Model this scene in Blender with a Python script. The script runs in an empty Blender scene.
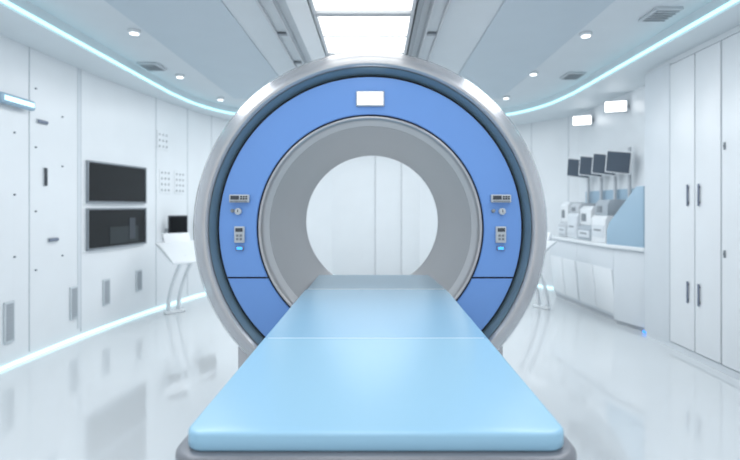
import bpy, bmesh, math
from mathutils import Vector, Matrix

# ------------------------------------------------------------ helpers
def lin(c):
    c=c/255.0
    return c/12.92 if c<=0.04045 else ((c+0.055)/1.055)**2.4
def mat(name,rgb,rough=0.4,metal=0.0,emit=None,strength=0.0,vary=0.03,coat=0.0,scale=3.0,bump=0.0,spec=0.5):
    m=bpy.data.materials.new(name); m.use_nodes=True
    nt=m.node_tree; b=nt.nodes['Principled BSDF']
    col=(lin(rgb[0]),lin(rgb[1]),lin(rgb[2]),1)
    b.inputs['Roughness'].default_value=rough
    b.inputs['Metallic'].default_value=metal
    b.inputs['Specular IOR Level'].default_value=spec
    b.inputs['Coat Weight'].default_value=coat
    b.inputs['Coat Roughness'].default_value=0.05
    tc=nt.nodes.new('ShaderNodeTexCoord'); nz=nt.nodes.new('ShaderNodeTexNoise')
    nz.inputs['Scale'].default_value=scale
    nt.links.new(tc.outputs['Object'],nz.inputs['Vector'])
    rp=nt.nodes.new('ShaderNodeValToRGB')
    rp.color_ramp.elements[0].color=(col[0]*(1-vary),col[1]*(1-vary),col[2]*(1-vary),1)
    rp.color_ramp.elements[1].color=(min(1,col[0]*(1+vary)),min(1,col[1]*(1+vary)),min(1,col[2]*(1+vary)),1)
    nt.links.new(nz.outputs['Fac'],rp.inputs['Fac'])
    nt.links.new(rp.outputs['Color'],b.inputs['Base Color'])
    if emit:
        b.inputs['Emission Color'].default_value=(lin(emit[0]),lin(emit[1]),lin(emit[2]),1)
        b.inputs['Emission Strength'].default_value=strength
    return m

M={}
M['wall']=mat('wall_paint',(230,235,239),0.28)
M['wallgray']=mat('wall_panel_gray',(213,220,226),0.35)
M['floor']=mat('floor_resin',(213,219,223),0.09,coat=0.5,vary=0.03,scale=0.8,spec=0.8)
M['ceil']=mat('ceiling_paint',(210,218,224),0.6)
M['soffit']=mat('soffit_paint',(221,230,235),0.5)
M['cpanel']=mat('ceiling_panel_bluegray',(190,203,213),0.5)
M['seam']=mat('seam_gray',(194,202,208),0.6)
M['panel_light']=mat('luminous_panel',(255,255,255),0.5,emit=(255,252,246),strength=1.9)
M['led']=mat('led_strip',(220,245,250),0.5,emit=(168,233,242),strength=1.3)
M['ledw']=mat('led_floor_strip',(220,245,250),0.5,emit=(186,238,248),strength=1.15)
M['lamp']=mat('lamp_glow',(255,255,255),0.5,emit=(255,255,255),strength=2.2)
M['silver']=mat('silver_paint',(190,192,196),0.23,metal=0.6,coat=0.35)
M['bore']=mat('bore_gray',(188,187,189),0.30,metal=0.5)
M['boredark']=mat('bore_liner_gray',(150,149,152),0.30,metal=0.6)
M['teal']=mat('groove_teal',(116,140,152),0.3,metal=0.4)
M['black']=mat('black_gasket',(20,24,30),0.5)
M['blue']=mat('scanner_blue',(110,157,224),0.36,coat=0.1,vary=0.01)
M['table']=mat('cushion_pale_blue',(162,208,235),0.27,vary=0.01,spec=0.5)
M['table2']=mat('cushion_blue_shade_mid',(151,198,229),0.27,vary=0.01,spec=0.5)  # cushion blue darkened; fading light along the table is put into colour
M['table3']=mat('cushion_blue_shade_far',(138,181,208),0.30,vary=0.01,spec=0.45)  # farthest step of the same light falloff, painted darker and grayer
M['piping']=mat('cushion_piping',(226,242,250),0.4)
M['tablegray']=mat('table_base_gray',(140,143,150),0.35,metal=0.3)
M['white']=mat('white_plastic',(228,233,237),0.3)
M['lgray']=mat('light_gray_plastic',(192,198,204),0.35)
M['mgray']=mat('mid_gray_metal',(136,143,150),0.35,metal=0.4)
M['devgray']=mat('device_gray_plastic',(166,176,185),0.35)
M['gap']=mat('door_gap_gray',(168,176,183),0.6)
M['dgray']=mat('dark_gray',(64,70,78),0.4)
M['bgscreen']=mat('bluegray_screen',(76,88,102),0.35)
M['screen']=mat('dark_screen_glass',(12,16,20),0.3,spec=0.35)
M['screenlow']=mat('dark_screen_shape',(34,42,46),0.35)
M['screenglow']=mat('white_display',(255,255,255),0.3,emit=(255,255,255),strength=2.0)
M['cyan']=mat('blue_indicator',(90,180,255),0.3,emit=(40,140,255),strength=1.4)
M['bgpanel']=mat('bluegray_panel',(156,184,204),0.35)
M['handle']=mat('handle_slate',(120,130,148),0.4,metal=0.2)
M['vent']=mat('vent_gray',(198,206,212),0.5)
M['louvre']=mat('louvre_gray',(172,180,187),0.5)

def link(o,parent=None,loc=(0,0,0),rot=(0,0,0)):
    bpy.context.scene.collection.objects.link(o)
    if parent is not None: o.parent=parent
    o.location=loc; o.rotation_euler=rot
    return o
def mk(name,verts,faces,m,parent=None,loc=(0,0,0),rot=(0,0,0),bevel=0,seg=3,smooth=True,angle=40):
    me=bpy.data.meshes.new(name); me.from_pydata([tuple(v) for v in verts],[],faces)
    bm=bmesh.new(); bm.from_mesh(me); bmesh.ops.remove_doubles(bm,verts=bm.verts,dist=1e-6)
    bmesh.ops.recalc_face_normals(bm,faces=bm.faces)
    if bevel>0:
        es=[e for e in bm.edges if len(e.link_faces)==2 and e.calc_face_angle(0)>math.radians(35)]
        bmesh.ops.bevel(bm,geom=es,offset=bevel,segments=seg,profile=0.5,affect='EDGES',clamp_overlap=True)
    bm.to_mesh(me); bm.free()
    if smooth:
        for p in me.polygons: p.use_smooth=True
        me.set_sharp_from_angle(angle=math.radians(angle))
    me.materials.append(m)
    o=bpy.data.objects.new(name,me)
    return link(o,parent,loc,rot)
def bx(name,c,s,m,parent=None,bevel=0.0,rot=(0,0,0),seg=3):
    x,y,z=s[0]/2,s[1]/2,s[2]/2
    v=[(-x,-y,-z),(x,-y,-z),(x,y,-z),(-x,y,-z),(-x,-y,z),(x,-y,z),(x,y,z),(-x,y,z)]
    f=[(0,3,2,1),(4,5,6,7),(0,1,5,4),(1,2,6,5),(2,3,7,6),(3,0,4,7)]
    return mk(name,v,f,m,parent,c,rot,bevel,seg)
def prism(name,pts,a,b,m,parent=None,loc=(0,0,0),rot=(0,0,0),bevel=0,axis='z',seg=3):
    n=len(pts)
    def P(p,h):
        return (p[0],p[1],h) if axis=='z' else ((p[0],h,p[1]) if axis=='y' else (h,p[0],p[1]))
    v=[P(p,a) for p in pts]+[P(p,b) for p in pts]
    f=[tuple(range(n)),tuple(range(n,2*n))]+[(i,(i+1)%n,n+(i+1)%n,n+i) for i in range(n)]
    return mk(name,v,f,m,parent,loc,rot,bevel,seg)
def cyl(name,c,r,h,m,parent=None,axis='z',n=24,bevel=0,r2=None,rot=(0,0,0)):
    r2=r if r2 is None else r2
    v=[];
    for (rr,hh) in ((r,-h/2),(r2,h/2)):
        for i in range(n):
            t=2*math.pi*i/n; a,b=rr*math.cos(t),rr*math.sin(t)
            v.append((a,b,hh) if axis=='z' else ((a,hh,b) if axis=='y' else (hh,a,b)))
    f=[tuple(range(n)),tuple(range(n,2*n))]+[(i,(i+1)%n,n+(i+1)%n,n+i) for i in range(n)]
    return mk(name,v,f,m,parent,c,rot,bevel,2)
def lathe(name,prof,m,parent=None,loc=(0,0,0),n=180,angle=35):
    v=[];f=[];k=len(prof)
    for i in range(n):
        t=2*math.pi*i/n
        for (r,y) in prof: v.append((r*math.cos(t),y,r*math.sin(t)))
    for i in range(n):
        j=(i+1)%n
        for a in range(k):
            b=(a+1)%k
            f.append((i*k+a,j*k+a,j*k+b,i*k+b))
    return mk(name,v,f,m,parent,loc,angle=angle)
def empty(name,loc,rot=(0,0,0)):
    e=bpy.data.objects.new(name,None); e.empty_display_size=0.1
    return link(e,None,loc,rot)
def tag(o,label,cat,group=None):
    o['label']=label; o['category']=cat
    if group: o['group']=group
    return o
def struct(o): o['kind']='structure'; return o
def catmull(P,n=6):
    out=[]
    for i in range(len(P)-1):
        p0=P[max(i-1,0)];p1=P[i];p2=P[i+1];p3=P[min(i+2,len(P)-1)]
        for k in range(n):
            t=k/n
            out.append(tuple(0.5*((2*p1[j])+(-p0[j]+p2[j])*t+(2*p0[j]-5*p1[j]+4*p2[j]-p3[j])*t*t+(-p0[j]+3*p1[j]-3*p2[j]+p3[j])*t**3) for j in (0,1)))
    out.append(tuple(P[-1])); return out
def offset(pts,d):
    out=[]
    for i,p in enumerate(pts):
        a=Vector(pts[max(i-1,0)]);b=Vector(pts[min(i+1,len(pts)-1)])
        t=(b-a).normalized(); nrm=Vector((t.y,-t.x))
        out.append((p[0]+nrm.x*d,p[1]+nrm.y*d))
    return out
def ribbon(name,pts,d0,d1,z0,z1,m):
    A=offset(pts,d0) if d0 else list(pts); B=offset(pts,d1); n=len(pts)
    v=[(*p,z0) for p in A]+[(*p,z0) for p in B]+[(*p,z1) for p in A]+[(*p,z1) for p in B]
    f=[(0,n,3*n,2*n),(n-1,2*n-1,4*n-1,3*n-1)]
    for i in range(n-1):
        f+=[(i,i+1,2*n+i+1,2*n+i),(n+i,n+i+1,3*n+i+1,3*n+i),(i,i+1,n+i+1,n+i),(2*n+i,2*n+i+1,3*n+i+1,3*n+i)]
    return struct(mk(name,v,f,m))

H=1.4
# ------------------------------------------------------------ room shell
CEIL=3.0; SOF=2.86
Lc=catmull([(-3.2,4.4),(-3.14,5.5),(-2.98,6.7),(-2.7,8.0),(-2.25,9.0),(-1.55,9.7),(-0.7,10.0)])
Lp=[(-3.2,-1.0),(-3.2,1.5)]+Lc
Rc=catmull([(3.25,8.0),(2.98,8.5),(2.35,9.2),(1.6,9.7),(0.7,10.0)])
Rp=[(0.7,10.0)]+Rc[::-1][1:]+[(3.25,5.42)]
# the room lies on the right-hand side of each polyline => positive offset is toward the room
ribbon('wall_left',[(-3.2,-1.0),(-3.2,4.4)],0,-0.15,0,SOF+0.02,M['wall'])
for i,nm in enumerate(('wall_left_middle','wall_left_curve','wall_left_rear','wall_left_corner','wall_left_end','wall_left_back')):
    ribbon(nm,Lc[i*6:i*6+7],0,-0.15,0,SOF+0.02,M['wall'])
ribbon('wall_back',[(-0.7,10.0),(0.7,10.0)],0,-0.15,0,SOF+0.02,M['wall'])
ribbon('wall_corner',Rp[:-1],0,-0.15,0,SOF+0.02,M['wall'])
ribbon('wall_alcove',Rp[-2:],0,-0.15,0,SOF+0.02,M['wall'])
struct(bx('wall_right',(3.165,2.21,SOF/2+0.01),(0.47,6.42,SOF+0.02),M['wall']))
struct(bx('floor',(0,4.7,-0.05),(7.4,11.4,0.1),M['floor']))
struct(bx('ceiling',(0,4.7,CEIL+0.05),(7.4,11.4,0.1),M['ceil']))

def left_at(y):
    for a,b in zip(Lp,Lp[1:]):
        if a[1]<=y<=b[1]:
            t=(y-a[1])/(b[1]-a[1]); x=a[0]+t*(b[0]-a[0])
            return x, math.pi/2-math.atan2(b[0]-a[0],b[1]-a[1])*1.0
    return -0.7,0
def alc_at(y):
    for a,b in zip(Rp,Rp[1:]):
        lo,hi=min(a[1],b[1]),max(a[1],b[1])
        if lo<=y<=hi and hi>lo:
            t=(y-a[1])/(b[1]-a[1]); x=a[0]+t*(b[0]-a[0])
            return x, math.atan2(b[1]-a[1],b[0]-a[0])
    return 3.25,-math.pi/2

# soffit ring round the raised tray
inner=[(-2.72,-1.0),(-2.72,6.6)]+catmull([(-2.72,6.6),(-2.62,7.4),(-2.3,8.1),(-1.7,8.55),(-0.8,8.75),(0.7,8.75),(1.6,8.55),(2.2,8.1),(2.52,7.4),(2.62,6.6)],5)[1:]+[(2.62,-1.0)]
def outer_of(p):
    if p[1]<=6.6: return (-3.7 if p[0]<0 else 3.7, p[1])
    c=Vector((0,6.6)); d=(Vector(p)-c).normalized(); k=min(3.7/abs(d.x) if abs(d.x)>1e-4 else 1e9, 3.8/abs(d.y) if abs(d.y)>1e-4 else 1e9)
    q=c+d*k; return (q.x,q.y)
outer=[outer_of(p) for p in inner]; n=len(inner)
v=[(*p,SOF) for p in inner]+[(*p,SOF) for p in outer]+[(*p,CEIL) for p in inner]+[(*p,CEIL) for p in outer]
f=[]
for i in range(n-1):
    f+=[(i,i+1,n+i+1,n+i),(2*n+i,2*n+i+1,3*n+i+1,3*n+i),(i,i+1,2*n+i+1,2*n+i),(n+i,n+i+1,3*n+i+1,3*n+i)]
f+=[(0,n,3*n,2*n),(n-1,2*n-1,4*n-1,3*n-1)]
struct(mk('trim_1',v,f,M['soffit']))
ribbon('trim_2',inner,0.002,0.022,SOF+0.022,SOF+0.044,M['led'])
ribbon('baseboard_left',Lp,0.001,0.018,0.0,0.026,M['ledw'])
ribbon('baseboard_right',[p for p in Rp if p[1]>8.0],0.001,0.018,0.0,0.026,M['ledw'])
struct(bx('baseboard_front',(2.922,2.2,0.03),(0.016,6.38,0.06),M['wallgray']))
k=3
def cp(x0,x1,y0,y1,m,z=0.012,bev=0.003):
    global k
    o=struct(bx('trim_%d'%k,((x0+x1)/2,(y0+y1)/2,CEIL-z/2),(x1-x0,y1-y0,z),m,bevel=bev)); k+=1; return o
cp(-2.1,-1.2,-0.9,7.4,M['cpanel'])
cp(1.0,1.85,-0.9,7.4,M['cpanel'])
cp(-0.68,-0.52,-0.9,7.8,M['white'],0.06)
cp(0.32,0.36,-0.9,7.8,M['mgray'],0.07)
def lseam(y,w=0.009,z0=0.06,z1=SOF,m='seam'):
    global k
    x,a=left_at(y)
    struct(bx('trim_%d'%k,(x,y,(z0+z1)/2),(w,0.01,z1-z0),M[m],rot=(0,0,a))); k+=1
for y in (3.6,4.6,5.34,6.75,7.5,8.1,8.8): lseam(y)
lseam(5.31,0.05,0.1,SOF,'wallgray')
def aseam(y,w=0.009):
    global k
    x,a=alc_at(y)
    struct(bx('trim_%d'%k,(x,y,(SOF+.06)/2),(w,0.01,SOF-.06),M['seam'],rot=(0,0,a))); k+=1
for y in (8.2,8.8,9.4): aseam(y)
struct(bx('trim_%d'%k,(0.01,9.985,1.25),(1.99,0.02,2.5),M['gap'])); k+=1
for i,(xa,xb) in enumerate(((-0.98,-0.02),(-0.01,0.5),(0.51,1.0))):
    struct(bx('door_%d'%(i+1),((xa+xb)/2,9.97,1.25),(xb-xa,0.04,2.5),M['white'],bevel=0.003))
dn=4; D={}
for (ya,yb) in ((4.56,4.94),(4.215,4.55),(3.3,4.2),(2.2,3.29)):
    D[dn]=struct(bx('door_%d'%dn,(2.918,(ya+yb)/2,1.43),(0.03,yb-ya-0.006,2.72),M['white'],bevel=0.004)); dn+=1
struct(bx('trim_%d'%k,(2.928,3.6,1.43),(0.012,2.85,2.75),M['gap'])); k+=1
struct(bx('trim_%d'%k,(2.92,5.19,1.43),(0.02,0.46,2.78),M['wallgray'],bevel=0.004)); k+=1
def on_door(name,d,y,z):
    p=D[d].location
    e=bpy.data.objects.new(name,None); e.empty_display_size=0.05
    return link(e,D[d],(2.903-p.x,y-p.y,z-p.z),(0,0,-math.pi/2))
for (d,y,z) in ((4,4.645,1.50),(5,4.485,1.50),(4,4.645,0.60),(5,4.485,0.60)):
    e=on_door('handle',d,y,z)
    bx('grip',(0,-0.012,0),(0.02,0.01,0.2),M['handle'],e,0.003)
    bx('mount',(0,-0.004,0.07),(0.014,0.012,0.016),M['dgray'],e)
    bx('mount',(0,-0.004,-0.07),(0.014,0.012,0.016),M['dgray'],e)
for (y,z) in ((4.16,1.0),(4.16,1.9)):
    e=on_door('lock',6,y,z)
    bx('plate',(0,-0.004,0),(0.02,0.01,0.06),M['mgray'],e,0.003); cyl('keyhole',(0,-0.01,0),0.005,0.006,M['black'],e,'y',12)

# ------------------------------------------------------------ left wall fittings
def wallthing(name,y,z,label,cat,group=None,turn=0.0):
    x,a=left_at(y)
    e=empty(name,(x,y,z),(0,0,a+turn)); tag(e,label,cat,group); return e
for (y,z,h) in ((4.35,0.39,0.36),(5.22,0.39,0.34),(5.76,0.41,0.3),(6.38,0.45,0.27)):
    e=wallthing('wall_vent',y,z,'narrow upright gray louvred vent low on the white wall','vent','low wall vents')
    bx('frame',(0,-0.008,0),(0.12,0.016,h),M['vent'],e,0.004)
    v=[];f=[]
    nl=14
    v+=[(-.042,-.0165,-h/2+.02),(.042,-.0165,-h/2+.02),(.042,-.0165,h/2-.02),(-.042,-.0165,h/2-.02)]; f.append((0,1,2,3))
    for i in range(nl):
        zc=-h/2+0.03+i*(h-0.06)/(nl-1); b=len(v)
        for (xx,yy,zz) in ((-.042,-.0165,-.004),(.042,-.0165,-.004),(.042,-.022,.004),(-.042,-.022,.004),(-.042,-.0165,.004),(.042,-.0165,.004)): v.append((xx,yy,zc+zz))
        f+=[(b,b+1,b+2,b+3),(b+3,b+2,b+5,b+4)]
    mk('louvre',v,f,M['louvre'],e,smooth=False)
for (y,z,vert) in ((4.76,2.2,0),(4.80,1.68,1),(4.91,1.07,0)):
    e=wallthing('panel_latch',y,z,'slim dark latch handle on a white wall panel','handle','wall panel latches')
    s=(0.03,0.016,0.17) if vert else (0.13,0.016,0.03)
    bx('plate',(0,-0.004,0),(s[0]+0.012,0.01,s[2]+0.012),M['lgray'],e,0.003)
    bx('grip',(0,-0.016,0),s,M['handle'] if not vert else M['dgray'],e,0.005)
for (y,z) in ((4.42,2.05),(4.42,1.5),(4.42,0.95),(4.68,2.5),(4.68,1.95),(4.68,1.35),(4.68,0.8),(5.05,2.3),(5.05,1.8),(5.05,0.9)):
    x,a=left_at(y)
    o=cyl('wall_bolt',(x+0.004,y,z),0.009,0.014,M['mgray'],None,'x',12); tag(o,'small gray round bolt in the white wall panel','bolt','wall panel bolts')
e=wallthing('wall_light_bar',4.36,2.31,'pale blue glowing bar lamp on a bracket on the white wall','wall lamp')
bx('bracket',(0,-0.02,0),(0.1,0.04,0.05),M['lgray'],e,0.005); bx('lamp_shade',(0,-0.065,0),(0.42,0.06,0.09),M['bgpanel'],e,0.02)
bx('diffuser',(0,-0.097,0),(0.36,0.012,0.04),M['ledw'],e,0.005)
for i,(zc) in enumerate((1.665,1.145)):
    y=5.96
    e=wallthing('wall_monitor',y,zc,('wide near-black screen in a thin gray frame, upper of two' if i==0 else 'wide dark screen showing faint gray shapes under another screen'),'monitor','stacked wall monitors')
    W=1.1;Hh=0.465
    bx('back_box',(0,-0.012,0),(W,0.024,Hh),M['lgray'],e,0.004)
    for s in (-1,1):
        bx('bezel',(s*(W/2-0.01),-0.03,0),(0.02,0.022,Hh),M['mgray'],e,0.003)
    for s in (-1,1):
        bx('bezel',(0,-0.03,s*(Hh/2-0.01)),(W-0.04,0.022,0.02),M['mgray'],e,0.003)
    bx('screen',(0,-0.028,0),(W-0.045,0.008,Hh-0.045),M['screen'],e)
    if i==1:
        bx('screen_image',(0.1,-0.033,-0.09),(0.55,0.004,0.2),M['screenlow'],e)
        bx('screen_image',(0.25,-0.036,-0.02),(0.12,0.004,0.26),M['dgray'],e)
for (y,z,cx,cz) in ((6.95,1.74,3,4),(7.3,1.74,3,4),(6.9,2.3,3,3)):
    e=wallthing('dotted_grille',y,z,'square of small dark perforations in the white wall','grille','dotted wall grilles')
    bx('plate',(0,-0.004,0),(cx*.085,0.008,cz*.085),M['wall'],e,0.002)
    first=None
    for i in range(cx):
        for j in range(cz):
            c=((i-(cx-1)/2)*.08,-0.009,(j-(cz-1)/2)*.08)
            if first is None: first=cyl('perforation',c,0.015,0.003,M['mgray'],e,'y',12)
            else:
                o=first.copy(); bpy.context.scene.collection.objects.link(o); o.parent=e; o.location=c
for (y,z) in ((6.98,1.06),(7.75,1.06)):
    x,a=left_at(y)
    e=empty('arm_monitor',(x,y,z),(0,0,a)); tag(e,'small black monitor angled on a short arm by the white wall','monitor','small black monitors')
    bx('arm',(0,-0.07,0),(0.05,0.14,0.05),M['lgray'],e,0.004)
    c=bx('casing',(0,-0.18,0.03),(0.26,0.03,0.36),M['dgray'],e,0.008,rot=(0,0,-0.75))
    bx('screen',(0,-0.018,0.0),(0.23,0.006,0.32),M['screen'],c)
# console stands
def console(loc,rz,sc_,label):
    e=empty('console_stand',loc,(0,0,rz)); tag(e,label,'medical console','curved console stands')
    bx('foot',(0.0,0.16,0.015),(0.30*sc_,0.07,0.03),M['white'],e,0.01)
    A=[];B=[]
    for i in range(13):
        t=i/12; z=0.03+0.76*t; yc=0.20-0.44*(1-math.cos(t*math.pi/2)); w_=0.034-0.014*math.sin(t*math.pi)
        A.append((yc-w_,z)); B.append((yc+w_,z))
    for s in (-1,1):
        prism('leg',A+B[::-1],s*0.07-0.016,s*0.07+0.016,M['white'],e,axis='x',bevel=0.005)
    top=[];bot=[]
    for i in range(11):
        t=i/10; y=-0.40+0.50*t; z=0.70+0.22*t**1.2+0.03*math.sin(t*math.pi)
        top.append((y,z+0.02)); bot.append((y,z-0.03*math.sin(t*math.pi*0.9+0.2)))
    prism('worktop',bot+top[::-1],-0.32*sc_,0.32*sc_,M['white'],e,axis='x',bevel=0.006)
    prism('hood',[(0.06,0.91),(0.11,0.92),(0.15,1.04),(0.12,1.05)],-0.2*sc_,0.2*sc_,M['white'],e,axis='x',bevel=0.010)
    return e
console((-2.52,6.45,0),math.radians(48),0.9,'slim white medical console with curved tilted top and curved leg')
console((2.14,6.75,0),math.radians(-52),0.85,'slim white medical console with curved tilted top and curved leg')

# ------------------------------------------------------------ scanner
SX,SZ,SY=-0.036,1.262,3.13
sc=empty('mri_scanner',(SX,SY,0)); tag(sc,'large round silver and blue MRI scanner with open bore','mri scanner')
C=(0,0,SZ)
lathe('housing',[(0.99,0.03),(0.992,-0.03),(0.999,-0.055),(1.012,-0.068),(1.03,-0.07),(1.055,-0.06),(1.085,-0.035),(1.108,0.0),(1.123,0.05),(1.13,0.12),(1.13,1.2),(1.11,1.26),(1.06,1.30),(0.66,1.33),(0.66,1.28),(0.98,1.2)],M['silver'],sc,C)
lathe('rim_groove',[(0.955,0.012),(0.965,-0.01),(0.992,-0.052),(1.0,-0.02),(1.0,0.06),(0.955,0.06)],M['teal'],sc,C)
lathe('gasket',[(0.69,0.03),(0.70,0.004),(0.950,0.004),(0.957,0.01),(0.957,0.08),(0.69,0.08)],M['black'],sc,C)
# flared lip blending into the deep tapering tunnel
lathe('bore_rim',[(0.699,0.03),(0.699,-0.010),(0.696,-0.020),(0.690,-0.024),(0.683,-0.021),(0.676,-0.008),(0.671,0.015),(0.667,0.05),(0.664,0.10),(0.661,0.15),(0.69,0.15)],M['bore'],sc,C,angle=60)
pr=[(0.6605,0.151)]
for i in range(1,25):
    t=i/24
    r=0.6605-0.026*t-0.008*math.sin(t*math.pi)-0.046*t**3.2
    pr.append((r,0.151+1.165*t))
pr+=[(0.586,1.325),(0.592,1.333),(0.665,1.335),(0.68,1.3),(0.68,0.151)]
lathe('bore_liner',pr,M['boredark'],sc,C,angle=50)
def facepanel(name,lower):
    bm=bmesh.new(); N=180; r0,r1=0.709,0.943; vs=[]
    for i in range(N):
        t=2*math.pi*i/N; vs.append((bm.verts.new((r0*math.cos(t),0,r0*math.sin(t))),bm.verts.new((r1*math.cos(t),0,r1*math.sin(t)))))
    for i in range(N):
        a=vs[i];b=vs[(i+1)%N]; bm.faces.new((a[0],a[1],b[1],b[0]))
    cz=0.952-SZ
    bmesh.ops.bisect_plane(bm,geom=bm.verts[:]+bm.edges[:]+bm.faces[:],plane_co=(0,0,cz+(-0.005 if lower else 0.005)),plane_no=(0,0,1),clear_outer=lower,clear_inner=not lower)
    r=bmesh.ops.extrude_face_region(bm,geom=bm.faces[:])
    for g in r['geom']:
        if isinstance(g,bmesh.types.BMVert): g.co.y+=-0.012
    bmesh.ops.recalc_face_normals(bm,faces=bm.faces)
    es=[ed for ed in bm.edges if len(ed.link_faces)==2 and ed.calc_face_angle(0)>1.2 and all(abs(vv.co.y+0.012)<1e-5 for vv in ed.verts)]
    bmesh.ops.bevel(bm,geom=es,offset=0.004,segments=2,affect='EDGES')
    me=bpy.data.meshes.new(name); bm.to_mesh(me); bm.free(); me.materials.append(M['blue'])
    for p in me.polygons: p.use_smooth=True
    me.set_sharp_from_angle(angle=math.radians(30))
    return link(bpy.data.objects.new(name,me),sc,C)
facepanel('face_panel',False); facepanel('face_panel',True)
# pedestal: block with a concave top hugging the housing so it stays out of the bore
pts=[(-0.86,0.0),(0.86,0.0),(0.86,SZ-math.sqrt(1.11**2-0.86**2)+0.02)]
for i in range(1,16):
    x=0.86-1.72*i/16; pts.append((x,SZ-math.sqrt(1.11**2-x*x)+0.02))
pts.append((-0.86,SZ-math.sqrt(1.11**2-0.86**2)+0.02))
prism('pedestal',pts,0.12,1.1,M['silver'],sc,axis='y')
FY=-0.012
dz=1.4+(206-99)/500*3.118
o=bx('status_display',(0.0,FY-0.008,dz),(0.176,0.018,0.096),M['lgray'],sc,0.006)
bx('screen',(0,-0.0115,0),(0.155,0.008,0.076),M['screenglow'],o,0.002)
for s in (-1,1):
    X=s*0.812
    u=bx('control_unit',(X,FY-0.012,1.446),(0.124,0.026,0.05),M['lgray'],sc,0.006); u['label']='gray control strip with dark display and key icons'
    bx('display',(-0.026,-0.0145,0.006),(0.052,0.004,0.024),M['dgray'],u)
    for j in range(3):
        for i2 in range(2):
            bx('button',(0.014+j*0.016,-0.0145,0.012-i2*0.013),(0.011,0.006,0.009),M['dgray'],u,0.001)
    bx('handle',(0.0,-0.016,-0.018),(0.104,0.012,0.007),M['mgray'],u,0.001)
    kk=cyl('knob',(X+s*0.008,FY-0.012,1.366),0.021,0.024,M['lgray'],sc,'y',24,0.003)
    bx('pointer',(0,-0.013,0.005),(0.004,0.004,0.016),M['dgray'],kk)
    cyl('button',(X-0.045,FY-0.006,1.37),0.012,0.014,M['mgray'],sc,'y',16,0.002)
    kp=bx('keypad',(X,FY-0.01,1.222),(0.064,0.022,0.102),M['lgray'],sc,0.005)
    bx('display',(0,-0.0125,0.03),(0.044,0.005,0.022),M['dgray'],kp)
    for i in range(2):
        for j in range(2):
            bx('button',((i-.5)*0.022,-0.0125,-0.005-j*0.022),(0.014,0.005,0.014),M['mgray'],kp,0.001)
    lb=bx('indicator_light',(X,FY-0.006,1.137),(0.05,0.014,0.028),M['handle'],sc,0.004)
    bx('lens',(0,-0.008,0),(0.034,0.006,0.018),M['cyan'],lb,0.002)

# ------------------------------------------------------------ patient table
tb=empty('patient_table',(0.0,2.6,0)); tag(tb,'long glossy pale blue patient table running into the scanner bore','patient table')
ZT=H-0.56; HW=0.478; TH=0.048
def roundplan(y0,y1,hw,r0,r1):
    pts=[]
    for (cx,cy,a0,r) in ((hw-r0,y0+r0,-90,r0),(hw-r1,y1-r1,0,r1),(-hw+r1,y1-r1,90,r1),(-hw+r0,y0+r0,180,r0)):
        if r<=0.001: pts.append((cx,cy)); continue
        for i in range(9):
            t=math.radians(a0+90*i/8); pts.append((cx+r*math.cos(t),cy+r*math.sin(t)))
    return pts
oy=-2.6
def cushion_near():
    y0,y1=1.232+oy,2.118+oy; v=[];f=[]; rings=[]
    for (ins,z) in ((0.012,ZT-TH),(0.004,ZT-TH+0.002),(0.0,ZT-TH+0.008),(0.0,ZT-0.010),(0.001,ZT-0.006),(0.0035,ZT-0.0025),(0.0075,ZT-0.0006),(0.012,ZT)):
        r=max(0.05-ins,0.02); P=roundplan(y0+ins,y1,HW-ins,r,0.0)
        rings.append(len(v)); v+=[(p[0],p[1],z) for p in P]; n=len(P)
    for a,b in zip(rings,rings[1:]):
        f+=[(a+i,a+(i+1)%n,b+(i+1)%n,b+i) for i in range(n)]
    f.append(tuple(range(rings[0],rings[0]+n))); f.append(tuple(range(rings[-1],rings[-1]+n)))
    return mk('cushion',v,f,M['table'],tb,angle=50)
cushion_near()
for (a,b,mm,w) in ((2.124,3.36,'table2',HW),(3.38,4.06,'table3',HW-0.008)):  # cushion colours carry the table's front-to-back shading
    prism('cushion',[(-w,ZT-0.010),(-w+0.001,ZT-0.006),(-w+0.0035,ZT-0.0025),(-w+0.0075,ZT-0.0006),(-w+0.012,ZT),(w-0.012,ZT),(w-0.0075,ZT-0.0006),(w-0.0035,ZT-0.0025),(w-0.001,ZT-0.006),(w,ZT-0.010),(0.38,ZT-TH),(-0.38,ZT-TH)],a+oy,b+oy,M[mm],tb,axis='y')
for y,w in ((2.121,0.006),(3.370,0.020)):
    bx('piping',(0,y+oy,ZT-0.0048),(2*HW-0.04,w,0.010),M['piping'],tb)
prism('end_cap',roundplan(1.205+oy,1.5+oy,0.508,0.075,0.0),ZT-0.14,ZT-TH,M['tablegray'],tb,bevel=0.014)
prism('support_frame',roundplan(1.3+oy,4.05+oy,0.33,0.02,0.02),ZT-0.10,ZT-TH,M['tablegray'],tb,bevel=0.01)
prism('pedestal',roundplan(1.55+oy,2.95+oy,0.3,0.08,0.04),0.05,ZT-0.10,M['white'],tb,bevel=0.015)
prism('foot',roundplan(1.45+oy,3.05+oy,0.36,0.08,0.04),0.0,0.06,M['tablegray'],tb,bevel=0.01)

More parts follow.
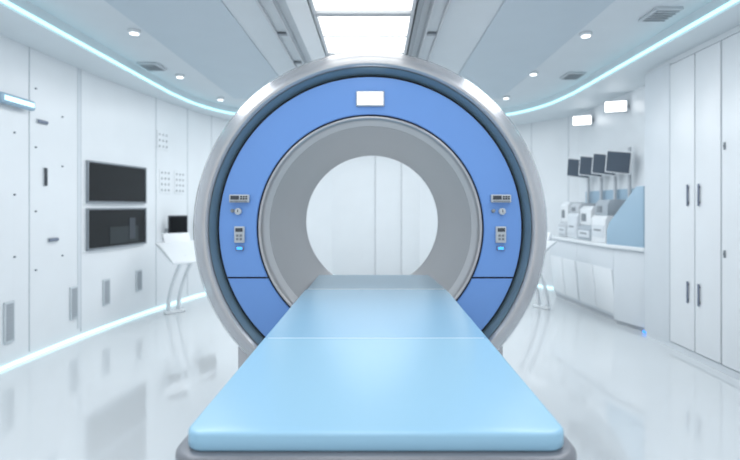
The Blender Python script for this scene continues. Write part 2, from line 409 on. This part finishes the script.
# ------------------------------------------------------------ ceiling lights
for i,y in enumerate((0.2,1.3,2.4,3.5,4.6,5.7,6.8)):
    e=empty('ceiling_light_panel',(-0.1,y,CEIL)); tag(e,'bright white rectangular luminous panel in a slim gray ceiling frame','ceiling light','luminous ceiling panels')
    bx('diffuser',(0,0,-0.02),(0.76,1.02,0.02),M['panel_light'],e)
    for s in (-1,1):
        bx('frame',(s*0.395,0,-0.03),(0.03,1.09,0.05),M['lgray'],e,0.004)
        bx('frame',(0,s*0.53,-0.03),(0.76,0.03,0.05),M['lgray'],e,0.004)
    bx('divider',(0,0,-0.035),(0.76,0.012,0.02),M['lgray'],e)
for (x,) in ((-0.84,),(0.5,)):
    e=empty('ceiling_rail',(x,3.6,CEIL)); tag(e,'long gray equipment rail track fixed along the ceiling','ceiling rail','ceiling rails')
    bx('channel',(0,0,-0.02),(0.14,8.0,0.04),M['vent'],e,0.006)
    for s in (-1,1): bx('flange',(s*0.055,0,-0.05),(0.02,8.0,0.03),M['lgray'],e,0.004)
    for j in range(9): bx('bracket',(0,-3.6+j*0.9,-0.052),(0.085,0.05,0.02),M['mgray'],e,0.003)
def downlight(x,y,z=CEIL):
    e=empty('downlight',(x,y,z)); tag(e,'small round white ceiling downlight, lit','downlight','round downlights')
    cyl('rim',(0,0,-0.015),0.055,0.03,M['white'],e,bevel=0.006); cyl('lens',(0,0,-0.033),0.038,0.008,M['lamp'],e)
for (x,y) in ((-2.2,4.55),(-2.39,6.1),(-2.3,7.4),(1.94,4.62),(1.88,5.97),(1.9,7.3)): downlight(x,y)
for (x,y) in ((-2.55,5.7),(2.36,4.15),(2.4,6.1)):
    e=empty('ceiling_vent',(x,y,CEIL)); tag(e,'small square gray air vent in the ceiling','air vent','square ceiling vents')
    bx('frame',(0,0,-0.012),(0.22,0.28,0.024),M['vent'],e,0.004)
    for j in range(5): bx('slat',(0,-0.1+j*0.05,-0.028),(0.18,0.03,0.008),M['louvre'],e,rot=(0.3,0,0))

# ------------------------------------------------------------ right alcove
def fx(y): return 2.83-0.13*(y-5.95)/1.85      # front line of the cabinets
for i,(ya,yb) in enumerate(((6.9,7.75),(5.96,6.9))):
    yc=(ya+yb)/2
    e=empty('base_cabinet',(3.03,yc,0)); tag(e,'tall bulky white console cabinet with slanted faceted front','cabinet','white console cabinets')
    xa,xb=fx(ya)-3.03,fx(yb)-3.03; A_,B_=ya-yc+0.003,yb-yc-0.003
    def loft(name,levels,m,bevel=0.004):
        v=[];f=[]
        for (ins,z) in levels:
            v+=[(xa+ins,A_,z),(0.19,A_,z),(0.19,B_,z),(xb+ins,B_,z)]
        for l in range(len(levels)-1):
            for q in range(4): f.append((l*4+q,l*4+(q+1)%4,l*4+4+(q+1)%4,l*4+4+q))
        f.append((0,1,2,3)); b=4*(len(levels)-1); f.append((b,b+1,b+2,b+3))
        return mk(name,v,f,m,e,bevel=bevel)
    loft('plinth',[(0.09,0),(0.09,0.06)],M['lgray'],0)
    loft('body',[(0.06,0.06),(0.0,0.66),(0.0,0.90)],M['wallgray'])
    def X_(yy,ins):
        t=(yy-A_)/(B_-A_); return xa+(xb-xa)*t+ins
    for (p0,p1) in ((A_+0.02,(A_+B_)/2-0.010),((A_+B_)/2+0.010,B_-0.02)):
        v=[(X_(p0,0.056),p0,0.1),(X_(p1,0.056),p1,0.1),(X_(p1,0.002),p1,0.64),(X_(p0,0.002),p0,0.64),
           (X_(p0,0.040),p0,0.1),(X_(p1,0.040),p1,0.1),(X_(p1,-0.014),p1,0.64),(X_(p0,-0.014),p0,0.64)]
        mk('door',v,[(0,1,2,3),(4,5,6,7),(0,1,5,4),(1,2,6,5),(2,3,7,6),(3,0,4,7)],M['white'],e,bevel=0.003)
e=empty('end_cabinet',(3.05,5.7,0)); tag(e,'pale gray angled end cabinet with blue foot glow','cabinet')
prism('body',[(-0.22,0.255),(-0.08,-0.2),(0.18,-0.2),(0.18,0.255)],0.05,0.90,M['wallgray'],e,bevel=0.004)
prism('plinth',[(-0.18,0.25),(-0.04,-0.18),(0.17,-0.18),(0.17,0.25)],0.0,0.05,M['lgray'],e)
bx('foot_light',(-0.07,-0.205,0.02),(0.09,0.02,0.025),M['cyan'],e)
o=prism('worktop',[(fx(7.77)-0.03,7.77),(2.775,6.1),(2.79,5.96),(2.93,5.48),(3.24,5.48),(3.24,7.77)],0.90,0.94,M['white'],bevel=0.006); tag(o,'white continuous worktop over the console cabinets','worktop')
def P2(t): return (2.83+0.14*t,5.95-0.46*t)
nx,ny=0.957*0.010,0.291*0.010
prof=((P2(-0.22),.94),(P2(0.94),.94),(P2(0.94),1.62),(P2(.72),1.62),(P2(-0.14),1.20),(P2(-0.22),1.10))
v=[(q[0]-nx,q[1]-ny,z) for q,z in prof]+[(q[0]+nx+0.015,q[1]+ny,z) for q,z in prof]
f=[tuple(range(6)),tuple(range(6,12))]+[(i,(i+1)%6,6+(i+1)%6,6+i) for i in range(6)]
o=mk('partition_panel',v,f,M['bgpanel'],bevel=0.003); tag(o,'large light-blue slanted partition panel standing on the worktop end','partition panel')
o=bx('back_panel',(3.236,6.85,1.28),(0.02,1.7,0.68),M['bgpanel'],bevel=0.004); tag(o,'light blue-gray splashback panel along the wall above the worktop','wall panel')
# stacked benchtop devices of differing size and tone
for (y,w,h1,h2,off,ma,mb) in ((6.34,0.40,0.34,0.20,0.02,'white','devgray'),(6.77,0.42,0.20,0.26,-0.03,'devgray','white'),(7.19,0.36,0.36,0.14,0.03,'wallgray','lgray'),(7.56,0.32,0.22,0.30,0.0,'lgray','white')):
    e=empty('laboratory_analyzer',(2.985,y,0.94),(0,0,-math.pi/2))
    tag(e,{'white':'white boxy analyser with a gray upper unit on the worktop','devgray':'gray low analyser base carrying a white upper box','wallgray':'tall pale analyser with a shallow gray lid box','lgray':'light gray analyser under a tall white box'}[ma],'laboratory analyser','benchtop analysers')
    prism('body',[(-0.17,0.0),(0.13,0.0),(0.13,h1),(-0.14,h1),(-0.17,h1-0.04)],-w/2,w/2,M[ma],e,axis='x',bevel=0.010)
    prism('upper_unit',[(-0.14,h1),(0.12,h1),(0.12,h1+h2),(-0.10,h1+h2),(-0.14,h1+h2-0.05)],-w*0.42+off,w*0.42+off,M[mb],e,axis='x',bevel=0.008)
    bx('display',(off-w*0.1,-0.143,h1+h2*0.4),(w*0.34,0.01,h2*0.4),M['mgray'],e,0.002)
    bx('drawer',(0,-0.173,h1*0.42),(w*0.84,0.012,h1*0.45),M['wallgray'],e,0.003)
    bx('slot',(0,-0.18,h1*0.46),(w*0.5,0.004,0.02),M['mgray'],e)
for (y,z,wd) in ((6.28,1.95,0.32),(6.66,1.955,0.34),(7.07,1.96,0.36),(7.5,1.965,0.38)):
    e=empty('pole_monitor',(3.185,y,0.94),(0,0,-math.pi/2)); tag(e,'tilted blue-gray monitor with light casing on a vertical post','monitor','row of tilted monitors on posts')
    bx('post',(0.0,-0.0,0.60),(0.04,0.035,1.20),M['lgray'],e,0.006)
    bx('arm',(0,-0.05,z-0.94),(0.05,0.08,0.06),M['lgray'],e,0.004)
    c=bx('casing',(0.03,-0.15,z-0.94),(wd,0.03,0.29),M['white'],e,0.008,rot=(0.16,0.16,0.72))
    bx('screen',(0,-0.018,0),(wd-0.035,0.006,0.255),M['bgscreen'],c)
for (y,z) in ((6.45,2.68),(7.5,2.68)):
    e=empty('wall_light_box',(3.25,y,z),(0,0,-math.pi/2)); tag(e,'bright white rectangular lamp box high on the wall','wall lamp','wall light boxes')
    bx('bracket',(0,-0.04,0),(0.08,0.08,0.05),M['lgray'],e,0.004)
    h_=bx('housing',(0,-0.16,0),(0.28,0.04,0.16),M['lgray'],e,0.006,rot=(0,0,math.radians(68)))
    bx('diffuser',(0,-0.023,0),(0.25,0.008,0.13),M['lamp'],h_)

# ------------------------------------------------------------ lights
def area(name,loc,rot,sx,sy,e,col=(1,1,1)):
    l=bpy.data.lights.new(name,'AREA'); l.shape='RECTANGLE'; l.size=sx; l.size_y=sy; l.energy=e; l.color=col
    o=bpy.data.objects.new(name,l); link(o,None,loc,rot); return o
area('fill_tray_a',(-1.65,3.5,2.93),(0,0,0),0.8,6,54,(0.98,0.99,1))  # added soft fill below the tray ceiling, no fixture modelled
area('fill_tray_b',(1.45,3.5,2.93),(0,0,0),0.8,6,54,(0.98,0.99,1))  # matching added fill on the right side, also without a fixture
area('fill_rear_room',(0,7.6,2.93),(0,0,0),3.5,2,66,(0.97,0.99,1))  # added fill light brightening the far end, no fixture there
w=bpy.data.worlds.new('world'); bpy.context.scene.world=w; w.use_nodes=True
w.node_tree.nodes['Background'].inputs[0].default_value=(0.95,0.975,1,1)
w.node_tree.nodes['Background'].inputs[1].default_value=0.92

# ------------------------------------------------------------ camera
cam=bpy.data.cameras.new('camera'); cam.lens=500/740*36; cam.sensor_width=36
cam.shift_x=-6/740; cam.shift_y=-24/740; cam.clip_start=0.05
cam.dof.use_dof=True; cam.dof.focus_distance=2.2; cam.dof.aperture_fstop=1.7
co=bpy.data.objects.new('camera',cam); link(co,None,(0,0,H),(math.pi/2,0,0))
bpy.context.scene.camera=co
bpy.context.scene.view_settings.view_transform='Standard'
